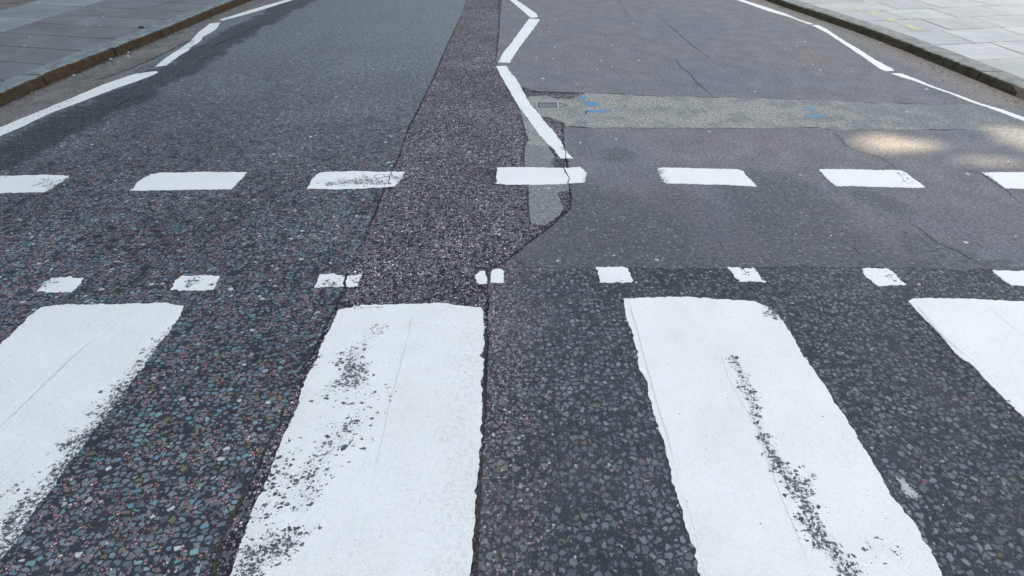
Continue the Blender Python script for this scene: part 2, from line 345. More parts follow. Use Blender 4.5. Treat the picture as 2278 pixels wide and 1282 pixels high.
def sheet(name, pts, top, thick, mat, cell=None, fields=None, parent=None, own_origin=False, window=None):
    """a slab of ground material with the outline pts: flat top, side walls, per-vertex wear fields"""
    bm = bmesh.new()
    vs = [bm.verts.new((p.x, p.y, top)) for p in pts]
    f = bm.faces.new(vs); f.normal_update()
    if f.normal.z < 0: f.normal_flip()
    bmesh.ops.triangulate(bm, faces=bm.faces[:], ngon_method='EAR_CLIP')
    if cell:
        xs = [p.x for p in pts]; ys = [p.y for p in pts]
        x0, x1, y0, y1 = min(xs), max(xs), min(ys), max(ys)
        if window: x0, x1, y0, y1 = max(x0, window[0]), min(x1, window[1]), max(y0, window[2]), min(y1, window[3])
        for axis, lo, hi in ((0, x0, x1), (1, y0, y1)):
            c = math.ceil(lo / cell) * cell
            while c < hi:
                co = [0, 0, 0]; no = [0, 0, 0]; co[axis] = c + 1e-5; no[axis] = 1
                bmesh.ops.bisect_plane(bm, geom=bm.verts[:] + bm.edges[:] + bm.faces[:], plane_co=co, plane_no=no, dist=1e-6)
                c += cell
    border = [e for e in bm.edges if len(e.link_faces) == 1]
    bverts = {v for e in border for v in e.verts}
    vals = {}
    lay = {k: bm.verts.layers.float.new(k) for k in (fields or {})}
    for v in bm.verts:
        for k, fn in (fields or {}).items(): v[lay[k]] = max(0.0, min(1.0, fn(v.co, v in bverts)))
    ex = bmesh.ops.extrude_edge_only(bm, edges=border)['geom']
    for v in ex:
        if isinstance(v, bmesh.types.BMVert): v.co.z -= thick
    bmesh.ops.recalc_face_normals(bm, faces=bm.faces[:])
    if sum(fc.normal.z for fc in bm.faces) < 0: bmesh.ops.reverse_faces(bm, faces=bm.faces[:])
    loc = None
    if own_origin:
        loc = Vector((sum(p.x for p in pts) / len(pts), sum(p.y for p in pts) / len(pts), top - thick))
    return link(name, bm, mat, parent, loc)
def crack(pts, width, mat='crack', z=.0052, seed=1, jit=.006, vary=.7, taper=True, cell=26):
    """a jagged flat ribbon along a crack; open_crack paints the recess shade on it"""
    q = ragged(pts, .014, jit, seed, closed=False, cell=cell)
    bm = bmesh.new(); rows = []
    for i, p in enumerate(q):
        a = q[max(0, i - 1)]; b = q[min(len(q) - 1, i + 1)]; d = (b - a).normalized(); nn = Vector((-d.y, d.x, 0))
        t = i / max(1, len(q) - 1)
        w = width * (1 + vary * nz(p.x, p.y, 17, seed + 3) + vary * .7 * nz(p.x, p.y, 55, seed + 4)) * (min(1, 8 * t, 8 * (1 - t)) if taper else 1)
        w = max(.0006, w * .8)
        rows.append((bm.verts.new((p.x + nn.x * w / 2, p.y + nn.y * w / 2, z)), bm.verts.new((p.x - nn.x * w / 2, p.y - nn.y * w / 2, z))))
    for i in range(len(rows) - 1):
        bm.faces.new((rows[i][0], rows[i][1], rows[i + 1][1], rows[i + 1][0]))
    bmesh.ops.recalc_face_normals(bm, faces=bm.faces[:])
    if sum(f.normal.z for f in bm.faces) < 0: bmesh.ops.reverse_faces(bm, faces=bm.faces[:])
    return structure(link('road_crack', bm, M[mat]))
# ------------------------------------------------------------------ kerb lines
KL = P([('w', -4.02, -3.0), (0, 240), (107, 190), (200, 153), (262, 126), (362, 85), (470, 38), (560, 1), ('w', -3.62, 12), ('w', -3.4, 26)])
KR = P([('w', 4.62, -3.0), (2277, 224), (2170, 180), (2018, 117), (1970, 98), (1900, 71), (1828, 46), (1758, 22), (1700, 1), ('w', 3.62, 12), ('w', 3.3, 26)])
# ------------------------------------------------------------------ ground, road base
def quad(name, x0, x1, y0, y1, z, mat):
    bm = bmesh.new(); bm.faces.new([bm.verts.new(c) for c in ((x0, y0, z), (x1, y0, z), (x1, y1, z), (x0, y1, z))])
    return structure(link(name, bm, mat))
quad('ground', -300, 300, -300, 300, -.03, M['ground'])
quad('road', -4.6, 5.2, -3.0, 26, 0.0, M['mid'])
quad('far_road', -4.5, 4.5, 26, 200, -.004, M['far'])
quad('rear_road', -4.5, 5.2, -120, -3.0, -.004, M['far'])
VIS = (-5, 5.5, -.4, 10)
J1 = P([('w', -.80, -2.9), (475, 1273), (512, 1161), (562, 1071), (607, 973), (640, 905), (677, 822), (710, 770), (730, 717), (755, 675), (767, 641), (790, 571),
        (810, 536), (835, 476), (855, 421), (870, 386), (887, 351), (907, 292), (935, 235), (962, 180), (982, 132), (1012, 66), (1028, 32), (1038, 0), ('w', -.55, 12), ('w', -.5, 25.9)])
GUT = P([('w', -3.60, -2.9), (-60, 330), (0, 301), (130, 250), (250, 203), (290, 166), (350, 128), (425, 90), (490, 50), (570, 23), (650, -4), ('w', -3.3, 12), ('w', -3.1, 25.9)])
tar_line = P([(-150, 420), (0, 345), (150, 280), (300, 205), (420, 140), (520, 80), (620, 30), (700, -10)])
sheen_line = P([(560, 260), (700, 150), (860, 60), (930, 0)])
def f_tar(p, b):
    q = Vector((p.x, p.y, 0)); return 1 - sstep(.04, .29, polydist(q, tar_line) + .12 * nz(p.x, p.y, 3) + .07 * nz(p.x, p.y, 9))
def f_far_sheen(p, b):
    return sstep(2.2, 6.5, p.y + .6 * nz(p.x, p.y, 1.2, 4)) * .95  # far lane paler: grazing sky sheen put into the colour
rj = ragged(J1, .02, .006, 3, closed=False); rg = ragged(GUT, .02, .012, 5, closed=False)
structure(sheet('left_lane_surface', [Vector((p.x - .006, p.y, 0)) for p in rj] + rg[::-1], .004, .004, M['left'], .10, {'tar': f_tar, 'sheen_dust': f_far_sheen}, window=VIS))
kl_in = [Vector((p.x - .004, p.y, 0)) for p in KL]; kl_in[0].y = -2.9; kl_in[-1].y = 25.9
def f_gdirt(p, b):
    q = Vector((p.x, p.y, 0)); return 1 - sstep(.0, .06, polydist(q, KL) + .03 * nz(p.x, p.y, 8))
structure(sheet('left_gutter_surface', [Vector((p.x - .003, p.y, 0)) for p in rg] + kl_in[::-1], .004, .004, M['gutter'], .06, {'tar': f_gdirt}, window=(-4.2, -3, 2.5, 10)))
# right lane: fine asphalt above and below the trench, coarse chippings on the crossing
kr_y = lambda y: next((KR[i].x + (KR[i + 1].x - KR[i].x) * (y - KR[i].y) / (KR[i + 1].y - KR[i].y) for i in range(len(KR) - 1) if KR[i].y <= y <= KR[i + 1].y), 4.2) + .003
TT_ = P([(1202, 206), (1280, 208), (1352, 210), (1440, 215), (1565, 217), (1709, 220), (1783, 222), (1933, 230), (2083, 234), (2158, 233), (2278, 238)])
TB_ = P([(1258, 283), (1312, 286), (1440, 286), (1709, 287), (1808, 285), (1848, 291), (1958, 292), (2058, 290), (2123, 290), (2277, 295)])
MB_ = P([(1165, 595), (1200, 599), (1340, 597), (1500, 600), (1800, 594), (2000, 600), (2210, 603), (2278, 605)])
def to_kerb(pts): y = pts[-1].y - .02; return pts + [Vector((kr_y(y), y, 0))]
TTk, TBk, MBk = to_kerb(TT_), to_kerb(TB_), to_kerb(MB_)
def kerb_between(y0, y1):
    return [Vector((kr_y(y0 + (y1 - y0) * i / 24), y0 + (y1 - y0) * i / 24, 0)) for i in range(1, 24)]
J2 = P([(1110, 75), (1103, 138), (1106, 152), (1125, 168), (1147, 181), (1160, 195), (1178, 202)])
rt = ragged(TTk, .02, .008, 7, closed=False); rb = ragged(TBk, .02, .007, 8, closed=False); rm = ragged(MBk, .02, .016, 9, closed=False)
up = [Vector((-.10, 25.9, 0)), Vector((-.13, 12, 0))] + ragged(J2, .02, .006, 2, closed=False) + [Vector((p.x, p.y + .003, 0)) for p in rt]
up += kerb_between(rt[-1].y, 12) + [Vector((kr_y(12), 12, 0)), Vector((kr_y(25.9), 25.9, 0))]
stony_spots = [(P([(1340, 480), (1420, 520)]), .42), (P([(1280, 440), (1300, 540)]), .30), (P([(1720, 430), (1790, 520), (1850, 570)]), .42),
               (P([(1900, 590), (2200, 640)]), .22), (P([(1370, 345)]), .16), (P([(1930, 440), (1990, 460)]), .14), (P([(2050, 545), (2180, 600)]), .16), (P([(1180, 590), (1600, 592), (2250, 598)]), .10)]
def f_stony(p, b):
    q = Vector((p.x, p.y, 0)); return max(1 - sstep(r * .25, r, polydist(q, L)) for L, r in stony_spots)
def f_stain(p, b):
    return (1 - sstep(2.2, 3.15, p.y + .18 * nz(p.x, p.y, 2, 6))) * (1 - .75 * sstep(.5, 2.6, p.x + .25 * nz(p.x, p.y, 2, 1))) + .25 * (1 - sstep(.1, .7, p.x))
def f_grit(p, b):
    return 1 - sstep(.10, .62, kr_y(max(-2.9, min(25, p.y))) - p.x + .1 * nz(p.x, p.y, 3, 2))
f_zero = lambda p, b: 0.0
structure(sheet('far_lane_surface', up, .004, .004, M['fine'], .12, {'stony': f_zero, 'grit': f_grit, 'stain': f_zero}, window=VIS))
CL = P([(1252, 293), (1255, 330), (1264, 360), (1268, 410), (1272, 450), (1268, 470), (1240, 495), (1205, 520), (1165, 555), (1158, 575)])
low = [Vector((p.x, p.y - .004, 0)) for p in rb] + kerb_between(rb[-1].y, rm[-1].y) + [Vector((p.x, p.y + .002, 0)) for p in rm[::-1]] + ragged(CL, .015, .008, 4, closed=False)[::-1]
structure(sheet('near_lane_surface', low, .004, .004, M['fine'], .06, {'stony': f_stony, 'grit': f_grit, 'stain': f_stain}))
CB = P([(1150, 563), (1097, 604), (1090, 620), (1089, 700), (1087, 760), (1084, 820), (1082, 960), (1076, 1000), (1067, 1150), (1061, 1282), ('w', -.09, -2.9)])
def f_pink(p, b):
    q = Vector((p.x, p.y, 0)); return .62 * (1 - sstep(.0, .28, polydist(q, CB) + .04 * nz(p.x, p.y, 6)))
cross = [Vector((p.x, p.y - .002, 0)) for p in rm] + kerb_between(rm[-1].y, -2.9) + [Vector((kr_y(-2.9), -2.9, 0))] + ragged(CB, .015, .006, 6, closed=False)[::-1]
structure(sheet('crossing_surface', cross, .004, .004, M['grey'], .06, {'pink': f_pink}, window=(-.3, 3.2, -.3, 2.6)))
tr = P([(1180, 216), (1215, 213), (1240, 222), (1270, 222), (1290, 213)]) + [p for p in rt if p.x > at(1300, 209).x] 
tr += kerb_between(rt[-1].y, rb[-1].y) + rb[::-1]
tr += ragged(P([(1252, 276), (1230, 268), (1207, 261), (1203, 285), (1222, 331), (1236, 351), (1225, 366), (1237, 375), (1266, 411), (1267, 423), (1240, 431), (1247, 443), (1255, 468), (1243, 484),
                (1215, 501), (1205, 503), (1180, 501), (1175, 476), (1176, 441), (1175, 413), (1167, 371), (1166, 346), (1167, 326), (1175, 312), (1167, 287), (1157, 250), (1150, 226), (1165, 220)]), .015, .008, 12, closed=False)
def f_tdust(p, b): return .75 - .25 * sstep(1.0, 3.5, p.x) - .5 * (1 if p.y < 3.3 and p.x < .5 else 0)
def f_tblue(p, b): return sstep(2.0, 3.6, p.x + .3 * nz(p.x, p.y, 2))
structure(sheet('trench_patch', tr, .0042, .0042, M['trench'], .10, {'sheen_dust': f_tdust, 'blue': f_tblue}))
# ------------------------------------------------------------------ cracks and joints
crack(J1[10:23], .008, seed=11, jit=.007, vary=.7)
crack(P([(640, 905), (607, 973), (562, 1071), (512, 1161), (475, 1273)]) + [Vector((-.8, -.2, 0))], .013, 'sand', .0048, 12, .006)
crack(P([(767, 641), (755, 675), (730, 717), (700, 775), (662, 850)]), .006, z=.0056, seed=13)
crack(P([(1111, -40), (1110, 75), (1103, 138), (1112, 160)]), .010, seed=14)
crack(P([(1147, 181), (1160, 195), (1195, 205), (1260, 207), (1300, 208)]), .013, seed=15)
for a, b, w in (((1350, 210), (1395, 211), .014), ((1408, 213), (1480, 217), .009), ((1545, 217), (1600, 219), .010), ((1700, 221), (1790, 223), .011), ((1925, 230), (1950, 232), .01), ((1990, 231), (2080, 234), .005)):
    crack(P([a, b]), w, seed=a[0])
for a, b, w in (((1258, 282), (1315, 286), .018), ((1320, 286), (1700, 287), .004), ((1755, 284), (1830, 286), .010), ((1830, 286), (1850, 291), .012), ((1880, 291), (2030, 291), .005), ((2060, 290), (2125, 290), .008)):
    crack(P([a, b]), w, seed=a[0])
crack(P([(1207, 260), (1230, 267), (1250, 273), (1256, 281)]), .011, seed=16)
crack(P([(1252, 276), (1253, 300), (1256, 330), (1262, 360), (1266, 410), (1270, 450), (1268, 472)]), .009, seed=17)
crack(P([(1270, 460), (1240, 494), (1205, 520), (1163, 550), (1140, 570), (1098, 600), (1087, 612)]), .010, seed=18, jit=.01)
crack(P([(1087, 612), (1085, 700), (1083, 760), (1080, 820), (1079, 900)]), .006, seed=19)
crack(P([(1081, 740), (1079, 820), (1077, 960), (1072, 1000), (1063, 1150), (1056, 1290)]) + [Vector((-.09, -.3, 0))], .013, 'sand', .0049, 20, .004)
for pts, w in (([(1376, 0), (1385, 18), (1402, 41)], .006), ([(1402, 2), (1408, 8)], .005), ([(1467, 38), (1487, 57), (1520, 86), (1550, 110), (1575, 128), (1597, 143)], .008), ([(1500, 130), (1516, 151), (1535, 165), (1550, 185), (1567, 200), (1587, 217)], .008),
               ([(1848, 291), (1863, 305), (1880, 323), (1893, 332), (1963, 354), (1983, 368), (1998, 381)], .005), ([(2150, 380), (2183, 388)], .006), ([(2183, 386), (2200, 402), (2218, 414), (2241, 426), (2250, 440), (2278, 452)], .005),
               ([(2005, 498), (2018, 500), (2040, 507), (2065, 528), (2093, 546), (2133, 563), (2170, 583), (2205, 603)], .004), ([(1890, 547), (1918, 571)], .005),
               ([(435, 138), (475, 125), (490, 118)], .013), ([(240, 245), (262, 236), (275, 228), (290, 220), (322, 214)], .014), ([(460, 112), (500, 92), (540, 78), (570, 57), (612, 49), (645, 37)], .018),
               ([(180, 190), (240, 172), (295, 152), (350, 127), (402, 102), (428, 87)], .018), ([(455, 345), (600, 341)], .002), ([(1140, 100), (1190, 96), (1240, 97)], .004), ([(1245, 240), (1256, 239), (1262, 236), (1250, 232), (1238, 229)], .012)):
    crack(P(pts), w, seed=pts[0][0], z=.0054, jit=.009)
for pts, w in (([(1157, 250), (1167, 287), (1175, 312), (1167, 330), (1166, 371)], .007), ([(1175, 415), (1176, 441), (1176, 476), (1181, 500), (1206, 503)], .007), ([(1215, 500), (1244, 483), (1255, 466), (1247, 443), (1240, 431)], .006), ([(1222, 331), (1236, 351), (1226, 366)], .006), ([(1180, 216), (1215, 213), (1240, 222), (1270, 222), (1290, 213)], .006)):
    crack(P(pts), w, 'sand', .0050, pts[0][1], .006)
# ------------------------------------------------------------------ painted markings
def wear_field(caps, base=0.0, seed=0):
    caps = [(P(L), r, s) for L, r, s in caps]
    def f(p, b):
        q = Vector((p.x, p.y, 0)); v = base
        for L, r, s in caps:
            v = max(v, s * (1 - sstep(.15 * r, r, polydist(q, L) * (1 + .8 * nz(p.x, p.y, 13, seed) + .5 * nz(p.x, p.y, 34, seed)))))
        return v
    return f
def marking(name, px, label, cat, group, caps=(), base=.0, cell=.05, amp=.003, thick=.0022, z=.0042, dirt=0.3, dcaps=(), edge=.75):
    pts = ragged(P(px), .008, amp * 1.5, abs(px[0][0] % 97) if px[0][0] != 'w' else 3)
    fields = {'wear': wear_field(caps, base, 3), 'edge': lambda p, b: edge if b else 0.0, 'dirt': wear_field(dcaps, dirt, 5)}
    o = sheet(name, pts, z + thick, thick, M['paint'], cell, fields, own_origin=True)
    return tag(o, label, cat, group)
def along(a, b, y):  # extend the edge a->b (photo points) to the road depth y, in metres
    p, q = at(*a), at(*b); t = (y - p.y) / (q.y - p.y)
    return ('w', p.x + (q.x - p.x) * t, y)
END = -.75
GS = 'wide white stripes of the zebra crossing'
z1 = [(92, 686), (120, 682), (175, 680), (357, 677), (410, 683), (405, 702), (375, 742), (355, 767), (337, 795), (302, 842), (287, 862), (265, 892), (237, 930), (208, 963), (175, 1011), (137, 1058), (120, 1093), (87, 1126), (57, 1171), (20, 1231), (0, 1250),
      along((410, 683), (20, 1225), END), along((92, 686), (0, 770), END), (0, 771), (70, 704)]
s1 = marking('crossing_stripe', z1, 'white zebra stripe cut by the left edge, chipped all along its right side', 'crossing stripe', GS,
        [([(375, 745), (335, 795), (300, 845)], .065, .7), ([(290, 870), (235, 940), (185, 1000), (145, 1050)], .095, .95), ([(120, 1085), (70, 1140), (0, 1240)], .11, .9)], .02, .02, .0045, dirt=.45)
z2 = [(755, 691), (782, 687), (795, 682), (915, 679), (982, 677), (1070, 686), (1075, 691), (1077, 727), (1076, 782), (1067, 792), (1077, 802), (1072, 850), (1071, 963), (1070, 993), (1060, 1081), (1056, 1161), (1052, 1224), (1047, 1282),
      along((1075, 700), (1050, 1260), END), along((752, 700), (520, 1262), END), (512, 1282), (542, 1198), (568, 1126), (597, 1068), (617, 1011), (637, 961), (662, 907), (677, 855), (702, 805), (725, 750)]
s2 = marking('crossing_stripe', z2, 'white zebra stripe right of the dark joint, pitted with chips on its left half', 'crossing stripe', GS,
        [([(780, 815), (785, 850)], .085, .97), ([(835, 735), (790, 790), (745, 800)], .07, .42), ([(800, 690), (850, 690)], .03, .75), ([(740, 880), (810, 890), (790, 960)], .10, .38),
         ([(760, 960), (720, 1010), (690, 1060), (680, 1110)], .085, .62), ([(640, 1020), (600, 1120)], .08, .5), ([(560, 1235), (600, 1225), (640, 1215)], .075, .93), ([(540, 1282), (560, 1270)], .06, .9), ([(600, 1180), (580, 1150)], .06, .6)], .04, .03, .004,
        dcaps=[([(1040, 800), (1030, 1000), (1010, 1270)], .16, .95)], dirt=.42)
z3 = [(1386, 667), (1422, 664), (1530, 663), (1610, 668), (1672, 672), (1688, 677), (1707, 684), (1720, 692), (1745, 722), (1778, 777), (1818, 840), (1848, 882), (1883, 940), (1898, 963), (1948, 1046), (1980, 1101), (2028, 1161), (2055, 1211), (2078, 1249), (2093, 1282),
      along((1720, 692), (2093, 1282), END), along((1388, 680), (1555, 1282), END), (1555, 1282), (1540, 1218), (1522, 1146), (1512, 1123), (1497, 1081), (1482, 1013), (1467, 961), (1455, 925), (1437, 855), (1420, 807), (1410, 760), (1390, 697)]
s3 = marking('crossing_stripe', z3, 'white zebra stripe with a ragged dark line of wear down its right half', 'crossing stripe', GS,
        [([(1630, 805), (1655, 850), (1668, 880)], .036, .8), ([(1665, 875), (1676, 920), (1700, 985)], .024, .85), ([(1695, 975), (1728, 1030), (1750, 1065)], .036, 1.0), ([(1760, 1080), (1772, 1098)], .055, 1.0), ([(1780, 1110), (1810, 1150)], .032, .95),
         ([(1808, 1165), (1828, 1200)], .05, 1.0), ([(1845, 1215), (1862, 1245), (1892, 1290)], .045, 1.0), ([(1705, 672), (1735, 705)], .06, 1.0), ([(1595, 1225), (1610, 1240)], .06, .45), ([(1930, 1220), (1975, 1230)], .05, .3), ([(1560, 900), (1700, 1150)], .3, .05)], .02, .016, .0045, dirt=.3)
z4 = [(2020, 673), (2030, 667), (2083, 666), (2158, 668), (2277, 674), ('w', at(2020, 673).x + .61, at(2020, 673).y), ('w', at(2020, 673).x + .66, END), along((2020, 673), (2277, 932), END), (2277, 932), (2223, 882), (2155, 809), (2133, 797), (2078, 737)]
s4 = marking('crossing_stripe', z4, 'white zebra stripe cut by the right edge, outlined by an older coat', 'crossing stripe', GS, [([(2200, 840), (2260, 900)], .08, .2)], .02, .04, .003, dirt=.3)
# second coat of paint lapping over part of a stripe
def coat(parent, px, thick, seed, caps=(), base=.03, dirt=.3):
    pts = ragged(P(px), .012, .002, seed)
    f = {'wear': wear_field(caps, base, 3), 'edge': lambda p, b: 0.2 if b else 0.0, 'dirt': lambda p, b: 1.0 if b else dirt}
    o = sheet('paint_overlap', pts, .0064 + thick, thick, M['paint'], .03, f)
    o.parent = parent; o.matrix_parent_inverse = parent.matrix_basis.inverted() if False else o.matrix_parent_inverse
    for v in o.data.vertices: v.co -= parent.location
    return o
wz2 = [([(780, 815), (785, 850)], .085, .97), ([(835, 735), (790, 790), (745, 800)], .07, .42), ([(740, 880), (810, 890), (790, 960)], .10, .38), ([(760, 960), (720, 1010), (690, 1060), (680, 1110)], .085, .62),
       ([(640, 1020), (600, 1120)], .08, .5), ([(560, 1235), (600, 1225), (640, 1215)], .075, .93), ([(540, 1282), (560, 1270)], .06, .9), ([(600, 1180), (580, 1150)], .06, .6)]
coat(s2, [(764, 702), (800, 690), (921, 685), (902, 775), (885, 837), (870, 895), (856, 963), (840, 1023), (825, 1090), (800, 1170), (780, 1282), (530, 1272), (552, 1200), (578, 1128), (607, 1066), (627, 1012), (647, 962), (672, 906), (687, 856), (712, 806), (735, 752)], .0011, 5, wz2, .04, .35)
coat(s3, [(1400, 674), (1580, 671), (1592, 760), (1618, 840), (1640, 880), (1668, 940), (1700, 1040), (1745, 1130), (1775, 1200), (1812, 1282), (1568, 1282), (1552, 1216), (1534, 1146), (1508, 1080), (1494, 1013), (1479, 961), (1450, 855), (1423, 760)], .0009, 6, (), .02, .28)
coat(s1, [(110, 694), (240, 691), (262, 694), (262, 716), (217, 750), (135, 802), (87, 862), (15, 940), (0, 954), along((217, 750), (15, 940), .75), along((92, 686), (0, 770), .75), (20, 765), (80, 712)], .0006, 8, (), .0, .4)
coat(s4, [(2037, 680), (2060, 677), (2180, 679), (2240, 720), (2277, 748), ('w', at(2277, 748).x + .12, at(2277, 748).y - .18), along((2045, 690), (2277, 925), .55), (2230, 877), (2162, 805), (2140, 790), (2088, 737)], .0009, 7, (), .02, .3)
# faint dirty seams where two passes of paint meet
seam_mat = mat_crack('dirty_paint_seam', (.58, .585, .58), (.72, .72, .71))
M['seam'] = seam_mat
def seam(parent, px, width, seed):
    o = crack(P(px), width, 'seam', .0080, seed, .0025, .5); del o['kind']; o.name = 'paint_seam'
    for v in o.data.vertices: v.co -= parent.location
    o.parent = parent
seam(s1, [(215, 752), (150, 812), (85, 874), (15, 942), (-30, 986)], .003, 51)
seam(s2, [(922, 684), (902, 775), (885, 837), (870, 895), (856, 963), (840, 1023), (826, 1090)], .0035, 52)
seam(s3, [(1590, 757), (1622, 850), (1645, 890), (1682, 950), (1710, 1040), (1745, 1130), (1780, 1215), (1812, 1290)], .0028, 54)
seam(s3, [(1396, 672), (1415, 730), (1432, 800), (1460, 900), (1482, 965), (1500, 1040)], .003, 55)
seam(s4, [(2037, 681), (2080, 735), (2140, 792)], .0035, 56)
seam(s4, [(2197, 688), (2235, 718), (2277, 752)], .003, 57)
# give-way dashes
GD = 'white give-way dashes across the road'
D = [([(-62, 392), (0, 394), (100, 391), (156, 393), (150, 398), (100, 430), (0, 431), (-112, 432)], 'white give-way dash cut by the left edge, its right tip scuffed', [([(100, 405), (130, 420)], .07, .75), ([(10, 396)], .03, .4)]),
     ([(288, 426), (298, 421), (308, 406), (338, 389), (365, 386), (450, 385), (550, 385), (538, 398), (515, 423), (445, 424), (375, 425)], 'clean white give-way dash with one rounded end, second from the left edge', []),
     ([(684, 422), (695, 401), (710, 387), (725, 385), (795, 383), (900, 385), (895, 398), (880, 417), (865, 418), (795, 422), (745, 423)], 'white give-way dash crossed at its right end by the dark joint, chipped', [([(740, 410), (800, 405), (850, 408)], .075, .85), ([(868, 395), (890, 400)], .05, .8)]),
     ([(1106, 375), (1140, 374), (1195, 375), (1258, 376), (1290, 374), (1300, 380), (1304, 388), (1301, 408), (1265, 411), (1182, 413), (1140, 413), (1105, 411)], 'white give-way dash split by a crack, over the grey concrete tongue', [([(1302, 380), (1302, 408)], .02, .6)]),
     ([(1461, 376), (1478, 375), (1610, 378), (1640, 379), (1652, 383), (1665, 398), (1678, 411), (1684, 417), (1667, 417), (1615, 413), (1565, 412), (1490, 410), (1475, 408), (1465, 388)], 'white give-way dash with a ragged left end, right of the cracked dash', [([(1464, 380), (1475, 405)], .04, .85)]),
     ([(1822, 379), (1843, 378), (1958, 381), (2003, 381), (2015, 388), (2040, 406), (2057, 418), (2053, 421), (2008, 419), (1938, 418), (1893, 416), (1858, 416), (1843, 403)], 'white give-way dash nearest below the large sunlit patch', [([(2005, 390), (2030, 410)], .04, .3)]),
     ([(2183, 386), (2277, 385), (2390, 388), (2440, 421), (2277, 422), (2235, 421), (2218, 408)], 'white give-way dash cut by the right edge, a crack at its left tip', [([(2188, 388), (2200, 395)], .03, .5)])]
for px, lab, caps in D: marking('give_way_dash', px, lab, 'road marking', GD, caps, .03, .04, .004, dirt=.22)
GSD = 'small square white studs beside the crossing'
S = [([(100, 630), (117, 621), (160, 617), (191, 621), (180, 633), (172, 642), (160, 652), (105, 653), (82, 651), (88, 642)], 'small white stud mark with a frayed left side, leftmost of its row', [([(90, 640), (110, 628)], .05, .8)]),
     ([(385, 641), (390, 628), (405, 616), (450, 615), (491, 616), (482, 633), (475, 647), (430, 649), (380, 647)], 'small white stud mark with a bare nick in its middle', [([(420, 640), (432, 632)], .035, .9), ([(470, 640)], .03, .6)]),
     ([(702, 641), (712, 613), (745, 611), (770, 618), (805, 612), (800, 625), (795, 638), (787, 641), (760, 640)], 'small white stud mark lying across the dark joint', [([(725, 632), (745, 636)], .04, .9), ([(765, 618)], .03, .7), ([(795, 625)], .03, .6)]),
     None,
     ([(1326, 598), (1340, 597), (1390, 597), (1399, 603), (1408, 626), (1405, 630), (1382, 631), (1335, 631)], 'small clean white stud mark left above the third zebra stripe', [([(1385, 630)], .02, .5)]),
     ([(1618, 597), (1638, 596), (1653, 601), (1675, 597), (1685, 611), (1696, 626), (1704, 630), (1670, 629), (1645, 630), (1630, 618)], 'small white stud mark with a notched top edge', [([(1650, 600), (1665, 615)], .02, .7)]),
     ([(1915, 600), (1970, 600), (1983, 606), (2015, 635), (1983, 636), (1953, 638), (1943, 635), (1923, 616)], 'small white stud mark with creased paint, second from the right edge', [([(1975, 612), (1990, 630)], .02, .5)]),
     ([(2208, 605), (2277, 605), (2312, 606), (2352, 640), (2277, 638), (2248, 637), (2228, 623)], 'small white stud mark cut by the right edge', [])]
for s in S:
    if s: marking('crossing_stud', s[0], s[1], 'stud', GSD, s[2], .05, .03, .006, dirt=.3, edge=.85)
e = bpy.data.objects.new('crossing_stud', None); C.objects.link(e); e.location = at(1089, 618); tag(e, 'small white stud mark broken in two rounded halves by a crack', 'stud', GSD)
for px in ([(1057, 616), (1067, 606), (1077, 605), (1082, 616), (1084, 634), (1067, 634), (1059, 629)], [(1089, 616), (1095, 602), (1115, 601), (1121, 606), (1121, 631), (1105, 632), (1092, 631)]):
    o = marking('stud_half', px, '', '', None, [], .04, .03, .004, edge=.6)
    for k in ('label', 'category', 'kind'): del o[k]
    o.parent = e; o.location = o.location - e.location
GZ = 'white zigzag lines before the crossing'
ZZ = [([(-70, 316), (0, 286), (100, 245), (160, 220), (230, 190), (300, 166), (348, 160), (352, 163), (325, 175), (250, 201), (175, 230), (120, 250), (85, 266), (40, 288), (0, 304), (-70, 336)], 'long white zigzag bar along the left gutter, cut by the left edge', [([(0, 290), (170, 222)], .05, .3)]),
      ([(345, 150), (370, 130), (398, 112), (425, 94), (430, 86), (440, 75), (467, 54), (490, 51), (482, 65), (471, 73), (452, 83), (445, 94), (425, 106), (422, 112), (400, 125), (370, 147)], 'short wavy white zigzag bar, distorted by the sunken left gutter', [([(425, 92), (428, 108)], .05, .6), ([(400, 112), (425, 100)], .04, .55)]),
      ([(489, 45), (569, 20), (640, 0), (720, -22), (738, -22), (655, 0), (569, 27), (496, 47)], 'white zigzag bar along the left gutter running out of the top', []),
      ([(1061, -60), (1140, 6), (1177, 38), (1184, 41), (1197, 39), (1192, 31), (1172, 17), (1147, 0), (1080, -60)], 'white centre zigzag bar running out of the top', []),
      ([(1177, 43), (1201, 44), (1187, 65), (1170, 87), (1155, 107), (1145, 122), (1134, 141), (1109, 140), (1120, 118), (1139, 95), (1157, 70)], 'short white centre zigzag bar sloping the other way between two longer bars', []),
      ([(1103, 149), (1125, 148), (1139, 168), (1148, 175), (1165, 208), (1180, 235), (1197, 252), (1210, 272), (1236, 300), (1247, 318), (1257, 336), (1275, 354), (1263, 354.5), (1247, 355), (1235, 338), (1215, 320), (1195, 295), (1177, 270), (1155, 240), (1140, 215), (1120, 180)], 'long white centre zigzag bar ending above the cracked give-way dash', [([(1255, 330), (1272, 345)], .035, .7)]),
      ([(1560, -30), (1580, -30), (1650, 0), (1709, 19), (1748, 32), (1778, 45), (1808, 54), (1803, 56), (1795, 54), (1758, 40), (1709, 26), (1636, 0)], 'white zigzag bar near the right kerb running out of the top', []),
      ([(1804, 57), (1820, 57), (1838, 66), (1868, 86), (1908, 110), (1945, 134), (1985, 155), (1989, 159), (1970, 160), (1955, 154), (1918, 127), (1883, 104), (1843, 77), (1815, 62)], 'short steep white zigzag bar between two bars near the right kerb', []),
      ([(1982, 165), (2005, 165), (2033, 176), (2083, 197), (2133, 214), (2178, 231), (2223, 244), (2277, 263), (2390, 303), (2390, 316), (2277, 271), (2233, 255), (2195, 240), (2153, 227), (2118, 212), (2078, 198), (2028, 180), (1995, 170)], 'long white zigzag bar near the right kerb, cut by the right edge', [])]
